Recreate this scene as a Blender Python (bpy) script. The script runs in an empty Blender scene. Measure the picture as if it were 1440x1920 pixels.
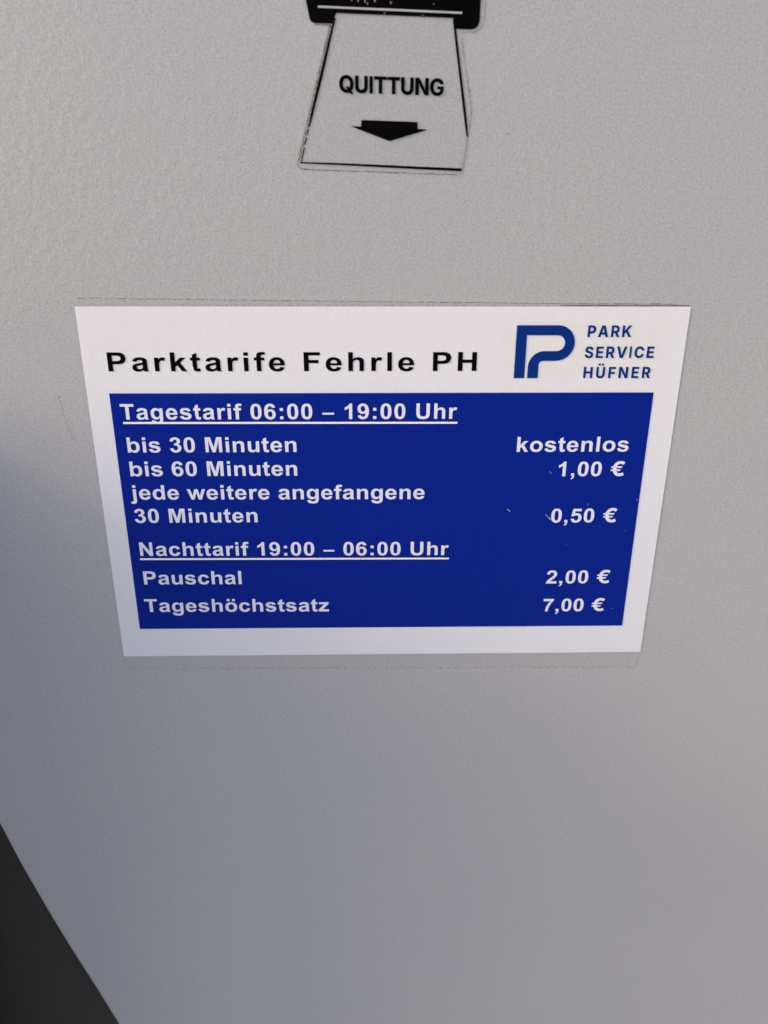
import bpy, bmesh, math, random
from mathutils import Matrix, Vector
from mathutils.geometry import delaunay_2d_cdt
random.seed(7)
C = bpy.context.scene.collection
S = bpy.context.scene
MM = 0.001
Z0 = 1.15                      # height of the tariff sticker's centre above the ground, metres

# ---------------------------------------------------------------- camera
cam = bpy.data.cameras.new('camera')
co = bpy.data.objects.new('camera', cam); C.objects.link(co)
R = ((0.99979, 0.005009, -0.019868), (-0.020316, 0.368515, -0.9294), (0.002666, 0.929608, 0.36854))
M = Matrix(((1,0,0),(0,1,0),(0,0,1))); M = Matrix(R).to_4x4()
M.translation = Vector((-5.965*MM, -269.057*MM, Z0 + 100.083*MM))
co.matrix_world = M
cam.lens = 27.0; cam.sensor_width = 36.0; cam.sensor_fit = 'AUTO'
cam.clip_start = 0.01; cam.clip_end = 2000
cam.dof.use_dof = True; cam.dof.focus_distance = 0.285; cam.dof.aperture_fstop = 12.0
S.camera = co

# ---------------------------------------------------------------- sky and sun
SUN_ELEV = math.radians(27.0)
SUN_SIDE = math.radians(78.0)      # to the left of the panel's outward normal
sx, sy, sz = -math.sin(SUN_SIDE)*math.cos(SUN_ELEV), -math.cos(SUN_SIDE)*math.cos(SUN_ELEV), math.sin(SUN_ELEV)
w = bpy.data.worlds.new('World'); S.world = w; w.use_nodes = True
nt = w.node_tree; bg = nt.nodes['Background']
sky = nt.nodes.new('ShaderNodeTexSky'); sky.sky_type = 'NISHITA'; sky.sun_disc = False
sky.sun_elevation = SUN_ELEV; sky.sun_rotation = math.atan2(sx, sy)
nt.links.new(sky.outputs[0], bg.inputs[0]); bg.inputs[1].default_value = 0.15
sky.dust_density = 4.0; sky.ozone_density = 0.0; sky.air_density = 1.0
sd = bpy.data.lights.new('sun', 'SUN'); sd.energy = 0.5; sd.angle = math.radians(10.5); sd.color = (1.0, 0.935, 0.87)
so = bpy.data.objects.new('sun', sd); C.objects.link(so)
so.rotation_euler = Vector((-sx, -sy, -sz)).to_track_quat('-Z', 'Y').to_euler()
so.location = (-2, -2, 3)
S.view_settings.view_transform = 'Standard'; S.view_settings.look = 'None'
S.view_settings.gamma = 1.0; S.view_settings.exposure = 0.87

# ---------------------------------------------------------------- materials
def mat(name, col, rough=0.5, spec=0.5, metal=0.0):
    m = bpy.data.materials.new(name); m.use_nodes = True
    b = m.node_tree.nodes['Principled BSDF']
    b.inputs['Base Color'].default_value = (*col, 1); b.inputs['Roughness'].default_value = rough
    b.inputs['Specular IOR Level'].default_value = spec; b.inputs['Metallic'].default_value = metal
    return m
def node(m, t, **kw):
    n = m.node_tree.nodes.new(t)
    for k, v in kw.items(): setattr(n, k, v)
    return n
def link(m, a, b): m.node_tree.links.new(a, b)
def coords(m):
    g = node(m, 'ShaderNodeNewGeometry'); return g.outputs['Position']
def noise(m, scale, detail=2, rough=0.5):
    n = node(m, 'ShaderNodeTexNoise'); n.inputs['Scale'].default_value = scale
    n.inputs['Detail'].default_value = detail; n.inputs['Roughness'].default_value = rough
    link(m, coords(m), n.inputs['Vector']); return n.outputs['Fac']
def ramp(m, fac, stops):
    r = node(m, 'ShaderNodeValToRGB'); cr = r.color_ramp
    while len(cr.elements) < len(stops): cr.elements.new(0.5)
    for e, (p, c) in zip(cr.elements, stops): e.position = p; e.color = (*c, 1)
    link(m, fac, r.inputs[0]); return r.outputs[0]
def mul(m, a, b):
    x = node(m, 'ShaderNodeMix', data_type='RGBA', blend_type='MULTIPLY'); x.inputs[0].default_value = 1
    link(m, a, x.inputs[6]); link(m, b, x.inputs[7]); return x.outputs[2]
def orange_peel(m, strength, dist=0.0003):
    """powder-coat relief: soft dimples about 2 mm apart with finer ripple, stronger in some patches than others"""
    n1 = noise(m, 330, 2, 0.5); n2 = noise(m, 900, 2, 0.5); n3 = noise(m, 9, 2, 0.5)
    a = node(m, 'ShaderNodeMath', operation='MULTIPLY_ADD'); a.inputs[1].default_value = 0.35
    link(m, n2, a.inputs[0]); link(m, n1, a.inputs[2])
    mr = node(m, 'ShaderNodeMapRange'); mr.inputs[1].default_value = 0.35; mr.inputs[2].default_value = 0.65
    mr.inputs[3].default_value = strength*0.55; mr.inputs[4].default_value = strength
    link(m, n3, mr.inputs[0])
    bp = node(m, 'ShaderNodeBump'); bp.inputs['Distance'].default_value = dist
    link(m, mr.outputs[0], bp.inputs['Strength']); link(m, a.outputs[0], bp.inputs['Height'])
    return bp.outputs[0]

def speckle(m, base, amt, scale):
    """base colour with fine pigment speckle"""
    lo = tuple(c*(1-amt) for c in base); hi = tuple(min(1, c*(1+amt)) for c in base)
    return ramp(m, noise(m, scale, 1, 0.6), [(0.3, lo), (0.7, hi)])

PAINT = (0.405, 0.397, 0.414)
m_paint = mat('grey_powder_coat', PAINT, 0.36, 0.32)
b = m_paint.node_tree.nodes['Principled BSDF']
def speckle2(m, base, amt, s1, s2):
    a = noise(m, s1, 1, 0.6); b2 = noise(m, s2, 1, 0.6)
    ad = node(m, 'ShaderNodeMath', operation='ADD'); link(m, a, ad.inputs[0]); link(m, b2, ad.inputs[1])
    h = node(m, 'ShaderNodeMath', operation='MULTIPLY'); h.inputs[1].default_value = 0.5; link(m, ad.outputs[0], h.inputs[0])
    return ramp(m, h.outputs[0], [(0.36, tuple(c*(1-amt) for c in base)), (0.64, tuple(c*(1+amt) for c in base))])
c1 = speckle2(m_paint, PAINT, 0.15, 2500, 1350)
c2 = ramp(m_paint, noise(m_paint, 14, 3, 0.6), [(0.3, (0.97, 0.972, 0.98)), (0.7, (1, 0.998, 0.99))])
link(m_paint, mul(m_paint, c1, c2), b.inputs['Base Color'])
link(m_paint, orange_peel(m_paint, 0.48), b.inputs['Normal']); link(m_paint, orange_peel(m_paint, 1.0, 0.0007), b.inputs['Coat Normal'])
b.inputs['Coat Weight'].default_value = 0.35; b.inputs['Coat Roughness'].default_value = 0.12

m_dark = mat('charcoal_body', (0.019, 0.018, 0.0175), 0.62, 0.4)
b = m_dark.node_tree.nodes['Principled BSDF']
link(m_dark, speckle(m_dark, (0.019, 0.018, 0.0175), 0.35, 2400), b.inputs['Base Color'])
link(m_dark, orange_peel(m_dark, 0.4), b.inputs['Normal'])

WHITE = (0.72, 0.705, 0.755)
m_white = mat('white_print', WHITE, 0.45, 0.4)
b = m_white.node_tree.nodes['Principled BSDF']
# the logo was printed with a faint cream ground: a rounded rectangle, soft at its rim
def rect_mask(m, cx, cz, hx, hz, soft):
    sp = node(m, 'ShaderNodeSeparateXYZ'); link(m, coords(m), sp.inputs[0]); outs = []
    for o_, c, h in ((0, cx, hx), (2, cz, hz)):
        a = node(m, 'ShaderNodeMath', operation='SUBTRACT'); a.inputs[1].default_value = c; link(m, sp.outputs[o_], a.inputs[0])
        ab = node(m, 'ShaderNodeMath', operation='ABSOLUTE'); link(m, a.outputs[0], ab.inputs[0])
        mr = node(m, 'ShaderNodeMapRange'); mr.inputs[1].default_value = h; mr.inputs[2].default_value = h-soft; link(m, ab.outputs[0], mr.inputs[0]); outs.append(mr.outputs[0])
    x = node(m, 'ShaderNodeMath', operation='MULTIPLY'); link(m, outs[0], x.inputs[0]); link(m, outs[1], x.inputs[1]); return x.outputs[0]
mxw = node(m_white, 'ShaderNodeMix', data_type='RGBA')
link(m_white, rect_mask(m_white, 69*MM, Z0+53.8*MM, 28.5*MM, 11*MM, 2.5*MM), mxw.inputs[0])
link(m_white, speckle(m_white, WHITE, 0.035, 2600), mxw.inputs[6])
link(m_white, speckle(m_white, (0.712, 0.70, 0.70), 0.035, 2600), mxw.inputs[7])
link(m_white, mxw.outputs[2], b.inputs['Base Color'])
link(m_white, orange_peel(m_white, 0.2), b.inputs['Normal'])
BLUE = (0.0006, 0.0145, 0.235)
m_blue = mat('blue_print', BLUE, 0.42, 0.07)
b = m_blue.node_tree.nodes['Principled BSDF']
link(m_blue, orange_peel(m_blue, 0.25), b.inputs['Normal'])
link(m_blue, speckle(m_blue, BLUE, 0.13, 2600), b.inputs['Base Color'])
m_lett = mat('white_lettering', (0.72, 0.71, 0.80), 0.45, 0.4)
m_under = mat('white_rule', (0.88, 0.82, 0.82), 0.45, 0.4)
m_black = mat('black_print', (0.0015, 0.0012, 0.0015), 0.5, 0.03)
m_logo = mat('logo_blue_print', (0.001, 0.024, 0.19), 0.45, 0.08)
m_line = mat('pale_line_print', (0.42, 0.40, 0.385), 0.45, 0.3)
m_curl = mat('curl_shading_print', (0.30, 0.30, 0.34), 0.45, 0.3)
m_dirt = mat('grime', (0.12, 0.11, 0.10), 0.9, 0.1)
m_grime_glint = mat('pale_grime_glint', (0.22, 0.20, 0.19), 0.9, 0.1)
m_flake = mat('worn_white', (0.42, 0.41, 0.55), 0.6, 0.3)

def film_mat(name, tint, gloss_r, strength):
    m = bpy.data.materials.new(name); m.use_nodes = True
    n = m.node_tree; n.nodes.remove(n.nodes['Principled BSDF']); out = n.nodes['Material Output']
    tr = node(m, 'ShaderNodeBsdfTransparent'); tr.inputs[0].default_value = (*tint, 1)
    gl = node(m, 'ShaderNodeBsdfGlossy'); gl.inputs['Roughness'].default_value = gloss_r
    lw = node(m, 'ShaderNodeLayerWeight'); lw.inputs[0].default_value = 0.5
    pw = node(m, 'ShaderNodeMath', operation='POWER'); pw.inputs[1].default_value = 4.0
    fr = node(m, 'ShaderNodeMath', operation='MULTIPLY_ADD'); fr.inputs[1].default_value = 0.3; fr.inputs[2].default_value = 0.012
    link(m, lw.outputs['Facing'], pw.inputs[0]); link(m, pw.outputs[0], fr.inputs[0])
    mx = node(m, 'ShaderNodeMixShader')
    nb = orange_peel(m, strength)
    link(m, nb, gl.inputs['Normal'])
    link(m, fr.outputs[0], mx.inputs[0]); link(m, tr.outputs[0], mx.inputs[1]); link(m, gl.outputs[0], mx.inputs[2])
    link(m, mx.outputs[0], out.inputs[0]); return m
m_film = film_mat('clear_film', (1.0, 0.998, 0.995), 0.40, 0.6)

# ---------------------------------------------------------------- helpers
def thing(name, label, cat, loc=(0, 0, 0), group=None):
    o = bpy.data.objects.new(name, None); C.objects.link(o); o.location = loc
    o.empty_display_size = 0.05
    o['label'] = label; o['category'] = cat
    if group: o['group'] = group
    return o
def obj(name, bm, m, parent=None, label=None, smooth=False):
    me = bpy.data.meshes.new(name); bm.normal_update(); bm.to_mesh(me); bm.free()
    me.materials.append(m)
    if smooth:
        for p in me.polygons: p.use_smooth = True
    o = bpy.data.objects.new(name, me); C.objects.link(o)
    if parent:
        o.parent = parent
        chain = parent; off = Vector((0, 0, 0))
        while chain: off += chain.location; chain = chain.parent
        o.location = -off           # meshes carry place coordinates; keep them where they stand
        for v in me.vertices: pass
    if label: o['label'] = label
    return o
def struct(name, bm, m):
    o = obj(name, bm, m); o['kind'] = 'structure'; return o

def fill(bm, contours, y, off=(0, 0), nonzero=True):
    """triangulate 2-D contours (mm, x right / z up) into flat faces at depth y (mm in front of the panel)"""
    vs = []; es = []
    for c in contours:
        s = len(vs); n = len(c)
        vs += [Vector(p) for p in c]; es += [(s+i, s+(i+1) % n) for i in range(n)]
    V, E, F, *_ = delaunay_2d_cdt(vs, es, [], 0, 1e-5)
    nv = [bm.verts.new(((p.x+off[0])*MM, -y*MM, Z0+(p.y+off[1])*MM)) for p in V]
    for f in F:
        cx = sum(V[i].x for i in f)/len(f); cy = sum(V[i].y for i in f)/len(f); wn = 0
        for c in contours:
            for i in range(len(c)):
                x0, y0 = c[i]; x1, y1 = c[(i+1) % len(c)]
                if y0 <= cy < y1 and (x1-x0)*(cy-y0)-(cx-x0)*(y1-y0) > 0: wn += 1
                elif y1 <= cy < y0 and (x1-x0)*(cy-y0)-(cx-x0)*(y1-y0) < 0: wn -= 1
        if wn:
            q = [nv[i] for i in f]
            face = bm.faces.new(q); face.normal_update()
            if face.normal.y > 0: face.normal_flip()
    loose = [v for v in bm.verts if not v.link_faces]
    bmesh.ops.delete(bm, geom=loose, context='VERTS')
def prism(pts, y0, y1, bevel=0.0, seg=3):
    """solid outline: pts in mm (x, z), from y0 (back) to y1 (front), mm in front of the panel plane"""
    bm = bmesh.new()
    f = [bm.verts.new((x*MM, -y1*MM, Z0+z*MM)) for x, z in pts]
    k = [bm.verts.new((x*MM, -y0*MM, Z0+z*MM)) for x, z in pts]
    n = len(pts); ff = bm.faces.new(f); bm.faces.new(k[::-1])
    for i in range(n): bm.faces.new((f[i], k[i], k[(i+1) % n], f[(i+1) % n]))
    bmesh.ops.recalc_face_normals(bm, faces=bm.faces)
    if bevel:
        rim = [e for e in ff.edges]
        bmesh.ops.bevel(bm, geom=rim, offset=bevel*MM, segments=seg, profile=0.5, affect='EDGES')
    return bm
def rounded(pts, radii, seg=6):
    out = []; n = len(pts)
    for i, p in enumerate(pts):
        r = radii[i] if isinstance(radii, (list, tuple)) else radii
        P = Vector(p)
        if r <= 0: out.append(tuple(P)); continue
        a = (Vector(pts[i-1])-P); b_ = (Vector(pts[(i+1) % n])-P)
        r = min(r, a.length*0.49, b_.length*0.49)
        A = P+a.normalized()*r; B = P+b_.normalized()*r
        for k in range(seg+1):
            t = k/seg; q = A*(1-t)**2+P*2*t*(1-t)+B*t*t; out.append((q.x, q.y))
    return out
def strip(bm, p, q, w0, w1, y):
    d = Vector(q)-Vector(p)
    if d.length < 1e-6: return
    n = Vector((-d.y, d.x)).normalized(); P = Vector(p); Q = Vector(q)
    c = [P+n*w0/2, P-n*w0/2, Q-n*w1/2, Q+n*w1/2]
    f = bm.faces.new([bm.verts.new((v.x*MM, -y*MM, Z0+v.y*MM)) for v in c]); f.normal_update()
    if f.normal.y > 0: f.normal_flip()
def dirt_path(bm, path, y, wmin, wmax, dash, gap, jit=0.05):
    """broken hairline of dirt caught along a film edge; dashes of uneven width, clear of one another"""
    for (a, b_) in zip(path, path[1:]):
        a = Vector(a); b_ = Vector(b_); L = (b_-a).length; t = random.uniform(0, gap)
        d = (b_-a).normalized(); n = Vector((-d.y, d.x))
        while t < L:
            l = min(random.uniform(0.3, 1)*dash, L-t)
            j = random.uniform(-jit, jit); j2 = j+random.uniform(-jit, jit)
            strip(bm, a+d*t+n*j, a+d*(t+l)+n*j2, random.uniform(wmin, wmax), random.uniform(wmin, wmax), y)
            t += l+random.uniform(0.05, 1)*gap+0.02

# ---------------------------------------------------------------- lettering outlines (advance | contours; q marks a curve handle)
def font(txt, cap):
    g = {}
    for ln in txt.strip('\n').split('\n'):
        ch = ln[0]; head, *cs = ln[2:].split('|'); out = []
        for c in cs:
            pts = []
            for t in c.split():
                q = t.endswith('q'); x, y = t.rstrip('q').split(','); pts.append((float(x)/cap, float(y)/cap, q))
            full = []
            for i, p in enumerate(pts):
                if p[2] and pts[i-1][2]: full.append(((p[0]+pts[i-1][0])/2, (p[1]+pts[i-1][1])/2, False))
                full.append(p)
            while full[0][2]: full = full[1:]+full[:1]
            poly = []; n = len(full)
            for i, p in enumerate(full):
                if not p[2]: poly.append(p[:2])
                else:
                    a = full[i-1]; b_ = full[(i+1) % n]
                    for t in (0.25, 0.5, 0.75):
                        poly.append(((1-t)**2*a[0]+2*t*(1-t)*p[0]+t*t*b_[0], (1-t)**2*a[1]+2*t*(1-t)*p[1]+t*t*b_[1]))
            out.append(poly)
        g[ch] = (float(head)/cap, out)
    g[' '] = (569/cap, [])
    return g
BOLD = font("""
t 682|634,1062 634,838 442,838 442,410 442,280q 447,258 452,237q 472,226 491,214q 516,214 552,214q 619,239 643,21 553,-18q 441,-18 372,-18q 317,5 262,28q 236,65 210,102q 200,165 192,210q 192,346 161,346 161,838 32,838 32,1062 161,1062 161,1273 442,1436 442,1062
1 1139|806,0 525,0 525,1059 371,915q 162,846 162,1101 272,1137q 401,1238 530,1338q 578,1472 806,1472
a 1139|357,738 102,784 145,938q 250,1012 355,1086q 562,1086 750,1086q 842,1041 934,997q 971,928 1009,860q 1009,677 1006,349 1006,209q 1019,142 1033,76q 1070,0 792,0 781,28q 765,83 758,108q 755,116 683,46q 601,11 519,-24q 426,-24 262,-24q 167,65 73,154q 73,290 73,380q 116,450 159,521q 236,558 314,596q 460,624 657,661q 733,693 733,721 733,802q 693,836 653,871q 542,871 467,871q 425,841 383,812q|733,510 679,492q 562,467 445,442q 409,418 354,379q 354,319 354,260q 398,217 442,174q 510,174 586,174q 655,224 706,262q 722,317 733,353q 733,454
e 1139|762,338 1042,291 988,137q 871,56 755,-24q 580,-24 303,-24q 170,157 65,302q 65,523 65,787q 203,936 341,1086q 552,1086 789,1086q 926,929 1063,773q 1057,450 353,450 356,325q 421,255 486,186q 583,186 649,186q 694,222 739,258q|778,622 775,744q 715,807 655,871q 569,871 477,871q 417,804 357,737q 358,622
s 1139|48,303 330,346 348,264q 403,221 458,179q 557,179 666,179q 721,219 758,247q 758,294 758,326q 738,347 717,367q 644,384 304,459q 213,521 87,607q 87,760 87,898q 196,992 305,1086q 534,1086 752,1086q 858,1015 964,944q 1004,805 739,756 722,818q 674,851 627,884q 539,884 428,884q 380,853 348,831q 348,796 348,766q 376,745 414,717q 638,666 863,615q 952,541 1040,466q 1040,333 1040,188q 919,82 798,-24q 557,-24 341,-24q 212,64 84,152q
n 1251|1112,0 831,0 831,542 831,714q 813,764 795,815q 754,843 714,871q 657,871 584,871q 526,831 468,791q 446,725 425,659q 425,481 425,0 144,0 144,1062 405,1062 405,906 544,1086q 755,1086 848,1086q 925,1052 1002,1019q 1041,967 1081,915q 1096,849 1112,783q 1112,660
r 797|416,0 135,0 135,1062 396,1062 396,911 463,1018q 516,1052 570,1086q 638,1086 734,1086q 823,1033 736,788 665,834q 604,834 545,834q 504,801 463,769q 439,684 416,599q 416,328
i 569|147,1206 147,1466 428,1466 428,1206|147,0 147,1062 428,1062 428,0
l 569|147,0 147,1466 428,1466 428,0
h 1251|428,1466 428,927 564,1086q 753,1086 850,1086q 928,1050 1006,1014q 1045,958 1085,902q 1099,834 1114,766q 1114,623 1114,0 833,0 833,561 833,728q 817,773 801,818q 760,844 720,871q 659,871 589,871q 534,837 479,803q 453,734 428,666q 428,532 428,0 147,0 147,1466
k 1139|137,0 137,1466 418,1466 418,688 747,1062 1093,1062 730,674 1119,0 816,0 549,477 418,340 418,0
u 1251|847,0 847,159 789,74q 694,25 600,-24q 495,-24 388,-24q 303,23 218,70q 180,155 142,240q 142,390 142,1062 423,1062 423,574 423,350q 438,299 454,249q 495,219 536,190q 599,190 671,190q 728,229 785,269q 806,327 827,386q 827,614 827,1062 1108,1062 1108,0
c 1139|1073,748 796,698 782,781q 732,823 683,865q 604,865 499,865q 436,792 374,720q 374,550 374,361q 437,283 501,205q 608,205 688,205q 739,250 790,296q 811,407 1087,360 1044,170q 922,73 800,-24q 595,-24 362,-24q 223,123 85,270q 85,530 85,793q 224,939 363,1086q 600,1086 794,1086q 908,1002 1023,919q
o 1251|82,546 82,686q 151,817 220,948q 346,1017 473,1086q 629,1086 870,1086q 1024,929 1178,773q 1178,534 1178,293q 1022,134 867,-24q 631,-24 485,-24q 352,42 220,108q 151,235 82,363q|370,531 370,373q 445,289 520,205q 630,205 740,205q 814,289 889,373q 889,533 889,689q 814,773 740,857q 630,857 520,857q 445,773 370,689q
f 682|24,1062 180,1062 180,1142 180,1276q 208,1342 237,1408q 313,1449 390,1491q 507,1491 627,1491q 742,1455 704,1259 637,1275q 575,1275 514,1275q 487,1246 461,1218q 461,1137 461,1062 671,1062 671,841 461,841 461,0 180,0 180,841 24,841
g 1251|121,-70 442,-109 450,-165q 479,-186 519,-216q 605,-216 715,-216q 770,-183 807,-161q 826,-112 839,-77q 839,17 839,172 713,0q 521,0 307,0q 182,181 84,324q 84,537 84,804q 212,945 341,1086q 532,1086 729,1086q 857,913 857,1062 1120,1062 1120,109 1120,-79q 1089,-172 1058,-265q 1002,-318 946,-371q 852,-401 759,-431q 616,-431 346,-431q 233,-338 120,-246q 120,-104 120,-90q|372,553 372,384q 437,305 503,227q 599,227 702,227q 773,307 844,388q 844,546 844,711q 776,791 708,871q 604,871 503,871q 437,792 372,714q
b 1251|134,0 134,1466 415,1466 415,938 545,1086q 723,1086 917,1086q 1044,945 1171,805q 1171,542 1171,270q 1041,123 912,-24q 727,-24 636,-24q 547,21 459,67q 395,156 395,0|413,554 413,389q 465,310 538,198q 659,198 752,198q 817,277 883,357q 883,528 883,710q 817,790 751,871q 648,871 547,871q 480,792 413,714q
d 1251|1121,0 860,0 860,156 795,65q 706,20 618,-24q 528,-24 345,-24q 214,123 84,271q 84,535 84,805q 211,945 338,1086q 532,1086 710,1086q 840,938 840,1466 1121,1466|371,554 371,384q 418,308 486,198q 608,198 705,198q 773,280 841,363q 841,527 841,710q 775,790 709,871q 606,871 506,871q 438,791 371,712q
P 1366|149,0 149,1466 624,1466 894,1466q 976,1444 1102,1411q 1187,1300 1272,1190q 1272,1015 1272,880q 1223,788 1174,696q 1098,643 1023,591q 945,574 839,553q 638,553 445,553 445,0|445,1218 445,802 607,802 782,802q 841,825 900,848q 933,897 967,946q 967,1011 967,1091q 920,1143 873,1195q 801,1208 748,1218q 588,1218
F 1251|151,0 151,1466 1156,1466 1156,1218 447,1218 447,871 1059,871 1059,623 447,623 447,0
H 1479|150,0 150,1466 446,1466 446,889 1026,889 1026,1466 1322,1466 1322,0 1026,0 1026,641 446,641 446,0
T 1251|479,0 479,1218 44,1218 44,1466 1209,1466 1209,1218 775,1218 775,0
U 1479|147,1466 443,1466 443,672 443,483q 454,427 473,337q 544,282 616,228q 740,228 866,228q 930,279 994,331q 1007,406 1020,481q 1020,655 1020,1466 1316,1466 1316,696 1316,432q 1292,323 1268,214q 1203,139 1139,64q 1031,19 923,-25q 749,-25 539,-25q 430,23 322,72q 259,149 196,227q 176,312 147,438q 147,684
M 1706|145,0 145,1466 588,1466 854,466 1117,1466 1561,1466 1561,0 1286,0 1286,1154 995,0 710,0 420,1154 420,0
N 1479|153,0 153,1466 441,1466 1041,487 1041,1466 1316,1466 1316,0 1019,0 428,956 428,0
j 569|142,1203 142,1466 423,1466 423,1203|423,1062 423,60 423,-180q 398,-255 372,-340q 305,-385 238,-431q 112,-431 10,-431q -94,-408 -44,-168 -10,-182q 40,-182 95,-182q 118,-150 142,-118q 142,30 142,1062
w 1593|343,0 7,1062 280,1062 479,366 662,1062 933,1062 1110,366 1313,1062 1590,1062 1249,0 979,0 796,683 616,0
z 1024|32,0 32,219 430,676 528,788q 575,835 526,832q 446,831 71,829 71,1062 950,1062 950,863 544,395 401,240 518,247q 546,247 981,247 981,0
0 1139|562,1472 775,1472q 895,1320 1038,1140q 1038,723 1038,307q 894,125 775,-25q 562,-25 348,-25q 217,139 86,304q 86,726 86,1140q 230,1322 349,1472q|562,1239 511,1239q 471,1206 431,1174q 409,1090 380,981q 380,723 380,465q 406,368 432,272q 471,240 511,208q 562,208 613,208q 653,240 693,273q 715,357 744,465q 744,723 744,981q 718,1077 692,1174q 652,1206 613,1239q
6 1139|1010,1107 738,1077 728,1161q 686,1201 644,1241q 577,1241 488,1241q 426,1161 365,1081q 349,828 454,952q 610,952 786,952q 911,818 1037,684q 1037,472 1037,247q 905,111 773,-25q 566,-25 344,-25q 201,147 58,320q 58,713 58,1116q 207,1294 356,1472q 594,1472 761,1472q 870,1378 980,1285q|373,495 373,358q 436,283 499,209q 580,209 658,209q 710,270 762,331q 762,470 762,613q 706,679 650,746q 566,746 485,746q 429,682 373,619q
3 1139|77,389 349,422 362,318q 419,263 476,208q 557,208 644,208q 703,274 763,340q 763,452 763,558q 706,620 649,682q 567,682 513,682q 438,661 469,890 583,887q 643,939 703,992q 703,1079 703,1153q 659,1197 615,1241q 542,1241 470,1241q 419,1191 368,1141q 357,1045 98,1089 125,1222q 179,1301 234,1381q 331,1426 429,1472q 550,1472 757,1472q 882,1340 985,1232q 985,1096 985,903q 774,788 900,761q 975,667 1051,573q 1051,440 1051,247q 910,111 769,-25q 559,-25 360,-25q 229,89 98,204q
2 1139|1036,261 1036,0 51,0 67,148q 147,280 227,413q 463,632 653,809q 696,872 754,959q 754,1044 754,1138q 703,1188 653,1239q 564,1239 476,1239q 424,1186 372,1133q 364,1010 84,1038 109,1270q 241,1371 373,1472q 571,1472 788,1472q 912,1355 1036,1238q 1036,1064 1036,965q 1000,875 965,786q 888,688 837,623q 704,501 571,379q 535,339 500,299q 478,261
5 1139|91,377 371,406 383,311q 442,255 501,200q 578,200 666,200q 727,271 788,343q 788,487 788,622q 727,689 667,757q 570,757 449,757q 353,650 125,683 269,1446 1012,1446 1012,1183 482,1183 438,934 532,981q 630,981 817,981q 947,845 1077,709q 1077,492 1077,311q 972,169 829,-25q 575,-25 372,-25q 244,84 116,193q
7 1139|87,1186 87,1447 1049,1447 1049,1242 930,1125q 807,906 684,687q 619,440 555,194q 556,0 285,0 292,304q 410,620 529,936q 727,1186
: 682|202,781 202,1062 483,1062 483,781|202,0 202,281 483,281 483,0
, 569|137,0 137,281 418,281 418,80 418,-42q 397,-112 376,-182q 317,-237 259,-293q 169,-325 114,-209 199,-181q 235,-132 271,-83q 273,0
– 1139|70,424 70,606 1069,606 1069,424
ö 1251|82,546 82,686q 151,817 220,948q 346,1017 473,1086q 629,1086 870,1086q 1024,929 1178,773q 1178,534 1178,293q 1022,134 867,-24q 631,-24 485,-24q 352,42 220,108q 151,235 82,363q|370,531 370,373q 445,289 520,205q 630,205 740,205q 814,289 889,373q 889,533 889,689q 814,773 740,857q 630,857 520,857q 445,773 370,689q|265,1206 265,1466 518,1466 518,1206|742,1206 742,1466 995,1466 995,1206
€ 1409|1107,978 1035,818 60,818 120,978|967,672 888,508 60,508 120,672|1299,1377 1178,1119 1150,1137q 1070,1184q 965,1219q 900,1219 802,1219q 656,1120q 577,910q 577,743 577,575q 656,366q 802,270q 900,270 965,270q 1069,304q 1147,350q 1172,368 1293,110 1214,45q 1013,-20q 900,-20 710,-20q 414,160q 248,502q 248,743 248,985q 414,1328q 710,1510q 900,1510 1017,1510q 1216,1442q
""", 1466)
BOLD['9'] = (BOLD['6'][0], [[(1095/1466-x, 1447/1466-z) for x, z in c] for c in BOLD['6'][1]])
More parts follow.
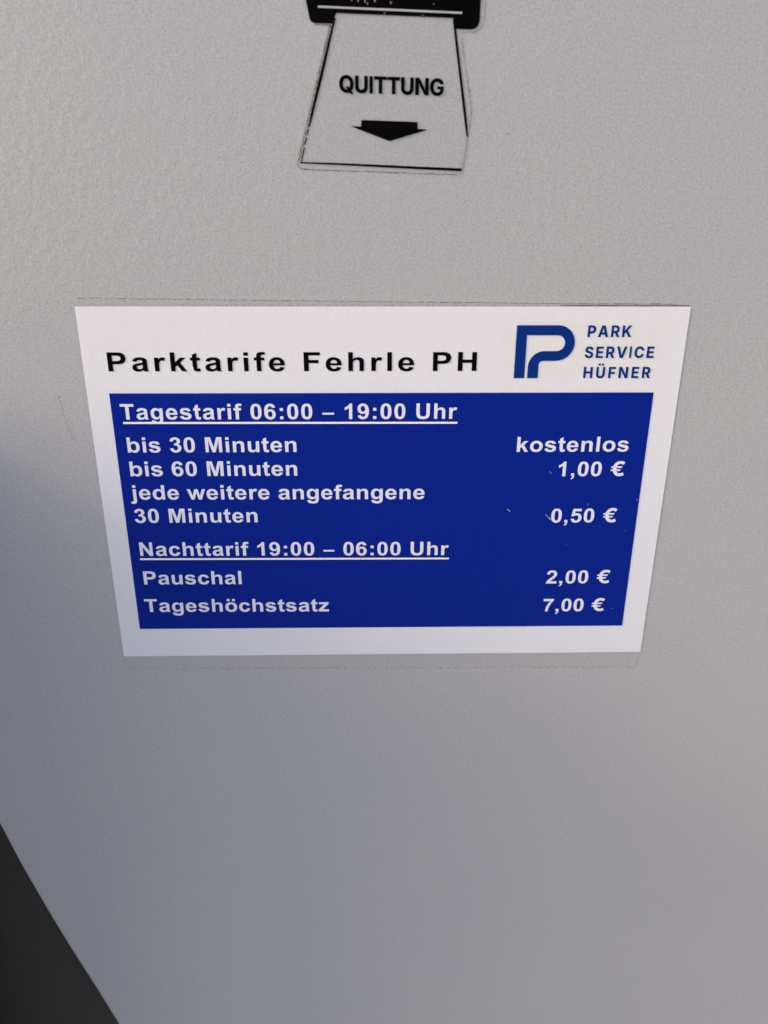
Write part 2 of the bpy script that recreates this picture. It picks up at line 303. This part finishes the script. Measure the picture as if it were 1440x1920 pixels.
DIN = font("""
A 1559|48,0 549,1490 995,1490 1511,0 1136,0 917,676 870,830q 778,1184q 731,1381 805,1381 759,1183q 675,828q 630,676 420,0|378,328 378,586 1181,586 1181,328
C 1520|786,-20 587,-20q 270,159q 87,501q 87,744 87,989q 272,1331q 589,1510q 786,1510 917,1510q 1141,1438q 1313,1299q 1422,1099q 1438,970 1099,970 1090,1027q 1038,1117q 959,1181q 856,1214q 795,1214 683,1214q 518,1103q 429,894q 429,744 429,591q 520,381q 683,276q 793,276 855,276q 957,309q 1038,373q 1090,463q 1100,520 1440,520 1429,419q 1333,227q 1167,71q 934,-20q
E 1247|123,0 123,1490 1144,1490 1144,1215 458,1215 458,888 1090,888 1090,618 458,618 458,275 1144,275 1144,0
F 1200|123,0 123,1490 1124,1490 1124,1215 458,1215 458,823 1059,823 1059,553 458,553 458,0
H 1532|123,0 123,1490 458,1490 458,899 1073,899 1073,1490 1409,1490 1409,0 1073,0 1073,624 458,624 458,0
I 995|69,0 69,275 330,275 330,1215 69,1215 69,1490 926,1490 926,1215 665,1215 665,275 926,275 926,0
K 1498|373,314 373,611 417,698q 503,841q 608,986q 680,1076 1023,1490 1429,1490 802,750 773,761|123,0 123,1490 458,1490 458,1109 452,715 458,551 458,0|1053,0 636,650 848,899 1448,0
N 1565|123,0 123,1490 494,1490 929,787 968,724q 1044,583q 1120,412q 1159,303 1127,303 1120,385q 1108,580q 1099,763q 1099,826 1099,1490 1443,1490 1443,0 1071,0 673,641 623,723q 541,873q 457,1050q 400,1171 439,1171 446,1064q 459,862q 467,696q 467,642 467,0
P 1332|123,0 123,1490 723,1490 891,1490q 1133,1360q 1262,1130q 1262,979 1262,828q 1130,600q 885,473q 713,473 337,473 337,740 655,740 742,740q 857,801q 914,908q 914,979 914,1052q 857,1158q 741,1216q 654,1216 458,1216 458,0
R 1352|123,0 123,1490 723,1490 891,1490q 1133,1370q 1262,1149q 1262,999 1262,847q 1130,632q 885,520q 713,520 323,520 323,787 655,787 742,787q 857,834q 914,927q 914,999 914,1071q 857,1167q 741,1216q 654,1216 458,1216 458,0|945,0 582,680 943,680 1314,0
S 1348|688,-21 504,-21q 232,91q 80,314q 77,481 400,481 405,408q 478,309q 603,260q 684,260 760,260q 871,302q 932,380q 932,430 932,476q 877,540q 767,587q 685,605 526,644 334,688q 116,887q 116,1054 116,1190q 264,1396q 523,1510q 689,1510 859,1510q 1110,1394q 1249,1188q 1251,1053 928,1053 921,1137q 796,1230q 687,1230 614,1230q 513,1191q 462,1120q 462,1076 462,1027q 521,960q 624,917q 689,902 820,871 922,848q 1089,772q 1208,664q 1271,520q 1271,429 1271,290q 1132,88q 871,-21q
V 1559|563,0 48,1490 423,1490 642,814 689,662q 778,316q 826,121 753,121 798,318q 884,662q 929,814 1139,1490 1511,1490 1009,0
Ü 1493|746,-20 559,-20q 278,116q 123,362q 123,527 123,1490 458,1490 458,555 458,473q 531,347q 660,274q 746,274 833,274q 962,347q 1034,473q 1034,555 1034,1490 1370,1490 1370,527 1370,362q 1214,116q 933,-20q|971,1636 905,1636q 813,1726q 813,1789 813,1853q 905,1942q 971,1942 1036,1942q 1128,1853q 1128,1789 1128,1726q 1036,1636q|522,1636 456,1636q 364,1726q 364,1789 364,1853q 456,1942q 522,1942 587,1942q 679,1853q 679,1789 679,1726q 587,1636q
""", 1490)
QU = font("""
G 1542|798,-20 584,-20q 261,165q 80,507q 80,742 80,987q 272,1330q 595,1510q 794,1510 923,1510q 1146,1436q 1319,1300q 1426,1114q 1439,1003 1074,1003 1062,1048q 1014,1119q 944,1168q 855,1193q 800,1193 693,1193q 535,1089q 450,889q 450,747 450,604q 533,403q 690,297q 801,297 900,297q 1037,361q 1107,480q 1107,560 1174,552 814,552 814,815 1456,815 1456,618 1456,418q 1287,132q 989,-20q
I 1011|65,0 65,294 325,294 325,1196 65,1196 65,1490 946,1490 946,1196 686,1196 686,294 946,294 946,0
N 1569|113,0 113,1490 510,1490 915,831 956,763q 1034,618q 1110,443q 1149,329 1115,329 1109,411q 1096,612q 1086,804q 1086,870 1086,1490 1457,1490 1457,0 1059,0 687,605 634,691q 551,845q 469,1023q 414,1143 455,1143 462,1036q 476,832q 484,662q 484,605 484,0
Q 1603|682,535 973,535 1097,378 1259,192 1509,-116 1183,-116 1008,92 905,241|792,-20 591,-20q 268,158q 80,499q 80,744 80,991q 268,1333q 591,1510q 792,1510 993,1510q 1315,1333q 1503,991q 1503,744 1503,498q 1315,157q 993,-20q|792,297 899,297q 1052,400q 1133,600q 1133,744 1133,890q 1052,1090q 899,1193q 792,1193 685,1193q 532,1090q 450,889q 450,744 450,600q 532,400q 685,297q
T 1389|64,1196 64,1490 1325,1490 1325,1196 875,1196 875,0 514,0 514,1196
U 1487|743,-19 554,-19q 270,116q 113,364q 113,530 113,1490 474,1490 474,560 474,483q 543,364q 663,296q 743,296 823,296q 945,364q 1013,483q 1013,560 1013,1490 1374,1490 1374,530 1374,364q 1216,116q 932,-19q
""", 1490)
DIN['I'] = (0.38, [[(0.09, 0), (0.09, 1), (0.285, 1), (0.285, 0)]])
QU['I'] = (0.40, [[(0.09, 0), (0.09, 1), (0.315, 1), (0.315, 0)]])

def text(name, s, F, cap, x0, x1, base, xs, y, m, parent, tilt=0.0, label=None):
    """one line of print: ink runs from x0 to x1 (mm), letter spacing fitted between"""
    adv = 0; pos = []
    for ch in s: pos.append(adv); adv += F[ch][0]*xs*cap
    xl = min(p[0] for c in F[s[0]][1] for p in c)*xs*cap
    xr = pos[-1]+max(p[0] for c in F[s[-1]][1] for p in c)*xs*cap
    tr = ((x1-x0)-(xr-xl))/(len(s)-1)
    bm = bmesh.new()
    for i, ch in enumerate(s):
        if not F[ch][1]: continue
        ox = x0-xl+pos[i]+tr*i
        cs = [[(ox+p[0]*xs*cap, base+p[1]*cap+tilt*(ox+p[0]*xs*cap-x0)) for p in c] for c in F[ch][1]]
        fill(bm, cs, y)
    o = obj(name, bm, m, parent, label)
    print('TEXT', s, 'tracking %.3f em' % (tr/cap*0.716))
    return o

# ---------------------------------------------------------------- the ground and an unseen pier added to shade the panel
m_asph = mat('concrete_paving', (0.33, 0.32, 0.31), 0.9, 0.3)
b = m_asph.node_tree.nodes['Principled BSDF']
link(m_asph, ramp(m_asph, noise(m_asph, 160, 4, 0.7), [(0.3, (0.39, 0.375, 0.36)), (0.7, (0.54, 0.53, 0.51))]), b.inputs['Base Color'])
bm = bmesh.new(); g = 600
bm.faces.new([bm.verts.new(p) for p in ((-g, -g, 0), (g, -g, 0), (g, g, 0), (-g, g, 0))])
struct('ground', bm, m_asph)

m_conc = mat('shade_pier_white', (0.72, 0.71, 0.69), 0.85, 0.3)
b = m_conc.node_tree.nodes['Principled BSDF']
link(m_conc, ramp(m_conc, noise(m_conc, 30, 5, 0.65), [(0.3, (0.66, 0.65, 0.63)), (0.7, (0.78, 0.77, 0.75))]), b.inputs['Base Color'])
bm = bmesh.new()
WX1, WX0, WTOP = -0.197, -0.35, 1.1975
bmesh.ops.create_cube(bm, size=1, matrix=Matrix.Translation(((WX0+WX1)/2, -0.086, WTOP/2)) @ Matrix.Diagonal((WX1-WX0, 0.17, WTOP, 1)))
bmesh.ops.bevel(bm, geom=bm.edges[:], offset=0.006, segments=2, profile=0.5, affect='EDGES')
wl = obj('shade_pier', bm, m_conc)  # added out of view; its top edge casts the soft shade
wl['label'] = 'unseen white pier added to cast shade on the lower left of the grey panel'; wl['category'] = 'shade caster'

# ---------------------------------------------------------------- the machine
mach = thing('parking_machine', 'light grey powder coated parking machine front with charcoal body behind its curved lower left edge', 'parking machine', (0, 0, 0))
curve = [(-176.8, -105), (-176.0, -128), (-173.9, -144), (-170.4, -157.6), (-165.5, -179.2), (-157.6, -209.1), (-150.2, -234.7), (-143.1, -257.7), (-135.0, -285.2), (-125, -317), (-114, -352), (-108, -380), (-104, -420), (-102, -480), (-102, -620)]
outline = [(-160, 330), (-177, 313)] + curve + [(230, -620), (250, -600), (250, 310), (230, 330)]
obj('front_panel', prism(outline, -14, 0, 2.2, 4), m_paint, mach)
obj('housing', prism(rounded([(-236, 325), (-236, -1146), (245, -1146), (245, 325)], 12), -340, -14.5, 0), m_dark, mach, label='charcoal body behind the light grey front')
obj('plinth', prism(rounded([(-242, -1110), (-242, -1149), (253, -1149), (253, -1110)], 3), -348, -6, 2), m_dark, mach)
# fine scratch and specks in the paint
bm = bmesh.new()
sc = [(-114.9, 37.6), (-114.5, 34.6), (-114.1, 31.0), (-113.8, 27.5), (-113.3, 24.8), (-112.2, 22.6), (-110.7, 21.2)]
dirt_path(bm, sc, 0.06, 0.10, 0.17, 1.3, 0.5, 0.02)
obj('scratch', bm, mat('scratch_dirt', (0.26, 0.25, 0.24), 0.9, 0.1), mach, label='hairline curved scratch left of the tariff sticker')
bm = bmesh.new()
for x, z, r in ((-124, 39.3, 0.22), (-115.1, 37.7, 0.25), (102.5, 26.4, 0.16), (103.4, 30.1, 0.1), (38.5, 121.9, 0.22), (38.9, 121.7, 0.18)):
    fill(bm, [[(x+r*math.cos(a*math.pi/3)*random.uniform(0.6, 1.2), z+r*math.sin(a*math.pi/3)*random.uniform(0.5, 1)) for a in range(6)]], 0.07+random.random()*0.02)
obj('dirt_speck', bm, m_dirt, mach)['kind'] = 'stuff'

# ---------------------------------------------------------------- the tariff sticker
st = thing('tariff_sticker', 'white and blue parking tariff sticker listing day and night prices', 'sticker', (0, 0, Z0))
# clear carrier film: shows above and below the white print
film = rounded([(-104.9, 71.3), (-105.6, -74.3), (104.1, -76.0), (104.6, 69.6)], 1.5, 4)
bm = bmesh.new(); fill(bm, [film], 0.14)
obj('clear_film', bm, m_film, st)
bm = bmesh.new(); fill(bm, [[(-105.0, 68.75), (-105.1, -68.65), (104.9, -68.7), (105.0, 68.75)]], 0.20)
obj('white_sheet', bm, m_white, st)
bm = bmesh.new()
dirt_path(bm, [(-104.4, 71.5), (-60, 71.0), (-10, 70.4), (40, 69.95), (100, 69.55)], 0.10, 0.06, 0.20, 4.2, 1.0, 0.05)
dirt_path(bm, [(-70, 69.2), (60, 69.1)], 0.10, 0.06, 0.14, 1.2, 4.5, 0.04)
dirt_path(bm, [(60, 69.12), (104.5, 69.02)], 0.11, 0.24, 0.38, 5.0, 0.1, 0.03)
obj('grime_edge', bm, m_dirt, st, label='dark broken line of dirt along the upper film edge')
bm = bmesh.new()
dirt_path(bm, [(-104.9, -69.6), (-105.5, -73.0), (-104.6, -74.5)], 0.10, 0.10, 0.2, 1.5, 0.6, 0.05)
dirt_path(bm, [(-104.6, -74.5), (-60, -74.8), (0, -75.3), (60, -75.7), (103.6, -76.1)], 0.10, 0.08, 0.22, 2.2, 2.0, 0.06)
dirt_path(bm, [(103.9, -76.0), (104.6, -69.6)], 0.10, 0.08, 0.2, 1.0, 1.2, 0.05)
obj('grime_edge', bm, m_grime_glint, st, label='faint broken line of dirt along the lower film edge')
bm = bmesh.new(); fill(bm, [[(-97.2, 38.95), (-97.2, -56.0), (95.85, -56.2), (96.0, 38.95)]], 0.34)
blue = obj('blue_field', bm, m_blue, st)
text('heading_lettering', 'Parktarife Fehrle PH', BOLD, 6.6, -96.3, 32.1, 46.72, 1.25, 0.34, m_black, st, label='black heading reading Parktarife Fehrle PH')
YT = 0.42
CP = 5.66
def line(s, x0, x1, base, xs=1.10, tilt=0.0):
    text('lettering', s, BOLD, CP, x0, x1, base, xs, YT, m_lett, blue, tilt, label='white lettering reading ' + s)
line('Tagestarif 06:00 – 19:00 Uhr', -94.0, 25.9, 29.5, 1.07)
line('bis 30 Minuten', -93.1, -32.1, 17.25)
line('bis 60 Minuten', -93.2, -32.2, 8.15)
line('jede weitere angefangene', -94.2, 14.9, -1.0, 1.10, -0.003)
line('30 Minuten', -93.7, -47.8, -10.35)
line('Nachttarif 19:00 – 06:00 Uhr', -93.3, 24.7, -24.0, 1.08, -0.004)
line('Pauschal', -93.2, -55.5, -36.2, 1.10, -0.004)
line('Tageshöchstsatz', -94.1, -21.9, -48.3, 1.10, -0.005)
line('kostenlos', 48.3, 89.4, 17.0)
line('1,00 €', 64.4, 88.9, 7.5, 1.08)
line('0,50 €', 63.2, 88.1, -11.1, 1.08)
line('2,00 €', 63.4, 88.4, -37.0, 1.08)
line('7,00 €', 63.2, 87.6, -49.4, 1.08)
for s, a, b_, z0, z1 in (('the day rate', -93.5, 26.1, 28.65, 28.4), ('the night rate', -93.6, 24.9, -25.0, -25.5)):
    bm = bmesh.new(); fill(bm, [[(a, z0), (a, z0-0.74), (b_, z1-0.72), (b_, z1)]], YT+0.04)
    obj('underline', bm, m_under, blue, label='white rule under ' + s)
# worn flecks in the blue
bm = bmesh.new()
for i, (a, b_, wd) in enumerate((((60.8, -7.6), (62.6, -9.4), 0.22), ((62.3, -8.9), (63.0, -9.9), 0.4), ((46.2, -5.4), (47.3, -6.4), 0.3), ((61.0, 9.5), (61.8, 8.7), 0.16),
                 ((76.5, -3.4), (76.8, -3.8), 0.25), ((94.9, -1.7), (95.1, -2.2), 0.3), ((70.0, -20), (70.4, -20.2), 0.12), ((91.5, -14.6), (92.3, -14.5), 0.1), ((90.4, -48.2), (91.0, -48.3), 0.14),
                 ((79.4, -12.6), (79.8, -12.7), 0.1), ((82, -12.3), (82.2, -12.4), 0.12))):
    strip(bm, a, b_, wd*0.4, wd, 0.48+0.004*i)
obj('worn_fleck', bm, m_flake, blue)['kind'] = 'stuff'

# logo: a P drawn as one band folded into a second, shorter stem
def arc(cx, cz, r, a0, a1, n=14): return [(cx+r*math.cos(math.radians(a0+(a1-a0)*k/n)), cz+r*math.sin(math.radians(a0+(a1-a0)*k/n))) for k in range(n+1)]
top, low = 62.5, 50.25; zc = (top+low)/2; Ro = (top-low)/2; Ri = 2.72; bx = 59.9
emblem = [(45.45, 44.15), (45.45, top)] + arc(bx, zc, Ro, 90, -90) + [(55.4, low)]
emblem += arc(55.4, 48.75, low-48.75, 90, 180, 6)[0:] + [(53.95, 44.15), (50.2, 44.15), (50.2, 48.1)]
emblem += arc(55.7, 48.15, 5.48, 180, 90, 10) + arc(bx, zc, Ri, -90, 90) + [(49.15, zc+Ri), (49.15, 44.15)]
bm = bmesh.new(); fill(bm, [emblem], 0.36)
obj('logo_emblem', bm, m_logo, st, label='blue P logo made of one folded band')
for s, a, b_, z in (('PARK', 70.2, 85.5, 58.45), ('SERVICE', 69.9, 94.2, 51.2), ('HÜFNER', 70.1, 93.9, 44.1)):
    text('logo_lettering', s, DIN, 4.0, a, b_, z, 0.92, 0.36, m_logo, st, label='blue logo word ' + s)

# ---------------------------------------------------------------- the receipt sticker above
rs = thing('receipt_sticker', 'clear sticker showing a receipt marked QUITTUNG hanging from a black slot', 'sticker', (0, 0, Z0+0.13))
cut = [(-25.0, 176.0), (-25.2, 153.3), (-24.0, 151.9), (-21.5, 151.15), (-17.0, 151.1), (-20.1, 140.5), (-24.2, 126.5), (-28.1, 113.5), (-27.9, 112.0), (-26.4, 111.4),
       (0, 110.6), (23.2, 109.95), (24.6, 110.7), (25.2, 115), (26.0, 121.0), (26.9, 127.6), (25.8, 133.8), (24.3, 141.0), (22.9, 149.4), (27.0, 149.5), (28.7, 150.4), (29.6, 152.3), (29.9, 176.0)]
bm = bmesh.new(); fill(bm, [cut], 0.14)
obj('clear_film', bm, m_film, rs)
slot = [(-23.9, 176), (-23.9, 157.4)] + rounded([(-23.7, 155), (-22.6, 151.55), (-16.2, 151.4)], [0, 1.3, 0])[1:] + \
       [(-16.0, 152.2), (-14.9, 154.15), (20.3, 153.1), (20.9, 150.3)] + rounded([(21.0, 150.3), (28.15, 150.1), (28.3, 160)], [0, 2.9, 0])[1:-1] + [(28.3, 176)]
bm = bmesh.new(); fill(bm, [slot], 0.24)
slo = obj('slot_print', bm, m_black, rs, label='black printed receipt slot with rounded corners')
bm = bmesh.new(); fill(bm, [[(-20.35, 156.0), (-20.35, 155.45), (22.8, 154.15), (22.8, 154.7)]], 0.30)
obj('light_line', bm, m_line, slo)
bm = bmesh.new()
for x, z, a, c in ((-10.3, 157.7, 0.25, 0.5), (-8.4, 157.5, 0.2, 0.7), (-6.3, 157.3, 0.2, 0.6), (-3.4, 157.6, 0.3, 0.7), (1.4, 156.9, 0.28, 0.4), (-5.6, 156.6, 0.15, 0.4), (14.2, 156.6, 0.15, 0.2), (-0.5, 154.2, 0.35, 0.12), (11.0, 153.75, 0.4, 0.1)):
    fill(bm, [[(x+a*math.cos(k*math.pi/4), z+c*math.sin(k*math.pi/4)) for k in range(8)]], 0.29)
obj('painted_reflection', bm, m_grime_glint, slo)['kind'] = 'stuff'  # pale spots paint in small reflections on the black slot
# black outline of the paper
bm = bmesh.new()
def ribbon(bm, pts, ws, y):
    P = [Vector(p) for p in pts]; L = []
    for i, p in enumerate(P):
        d = (P[min(i+1, len(P)-1)]-P[max(i-1, 0)]).normalized(); n = Vector((-d.y, d.x))*ws[i]/2
        L.append((p+n, p-n))
    vs = [(bm.verts.new((a.x*MM, -y*MM, Z0+a.y*MM)), bm.verts.new((c.x*MM, -y*MM, Z0+c.y*MM))) for a, c in L]
    for (a, b_), (c, d) in zip(vs, vs[1:]):
        f = bm.faces.new((a, b_, d, c)); f.normal_update()
        if f.normal.y > 0: f.normal_flip()
ribbon(bm, [(-15.4, 152.9), (-17.3, 146.5), (-19.6, 138.5), (-21.9, 131.0), (-23.2, 126.6), (-24.1, 123.5)], [0.6, 0.7, 0.85, 0.8, 0.7, 0.4], 0.24)
for a, b_ in (((-24.35, 122.9), (-24.8, 121.2)), ((-25.0, 120.5), (-25.55, 118.5)), ((-25.75, 117.7), (-26.9, 113.4))):
    ribbon(bm, [a, b_], [0.38, 0.3], 0.24)
ribbon(bm, [(20.35, 152.9), (21.6, 145.5), (22.9, 138.0), (24.3, 130.0), (25.3, 124.0), (25.75, 121.0)], [0.65, 0.75, 0.75, 0.78, 0.75, 0.4], 0.26)
ribbon(bm, [(-27.2, 113.3), (-15, 112.95), (0, 112.35), (12, 111.85), (24.3, 111.4)], [0.4, 0.55, 0.68, 0.75, 0.8], 0.25)
obj('paper_outline', bm, m_black, rs)
bm = bmesh.new()
ribbon(bm, [(25.8, 121.3), (25.6, 118.5), (25.1, 115.5), (24.5, 111.7)], [0.25, 0.5, 0.55, 0.35], 0.22)
obj('curl_shading', bm, m_curl, rs, label='grey shaded curl at the lower right of the printed receipt')
bm = bmesh.new()
dirt_path(bm, cut[3:12], 0.20, 0.10, 0.26, 2.4, 0.25, 0.06)
dirt_path(bm, [(p[0]+0.45, p[1]+0.1) for p in cut[4:8]], 0.21, 0.14, 0.42, 1.8, 0.4, 0.10)
dirt_path(bm, cut[11:19], 0.20, 0.08, 0.26, 1.2, 0.5, 0.07)
dirt_path(bm, cut[18:23], 0.20, 0.10, 0.18, 2.4, 0.3, 0.03)
obj('grime_edge', bm, mat('edge_grime', (0.15, 0.135, 0.125), 0.9, 0.1), rs, label='dirt caught along the cut edge of the clear film')
text('lettering', 'QUITTUNG', QU, 4.75, -14.4, 17.9, 133.15, 0.98, 0.25, m_black, rs, -0.026, label='black lettering reading QUITTUNG')
bm = bmesh.new(); fill(bm, [[(-7.6, 125.55), (9.95, 125.05), (9.95, 123.1), (13.3, 122.95), (1.15, 119.6), (-11.1, 123.8), (-7.8, 123.7)]], 0.25)
obj('arrow', bm, m_black, rs, label='black arrow pointing down under the word')
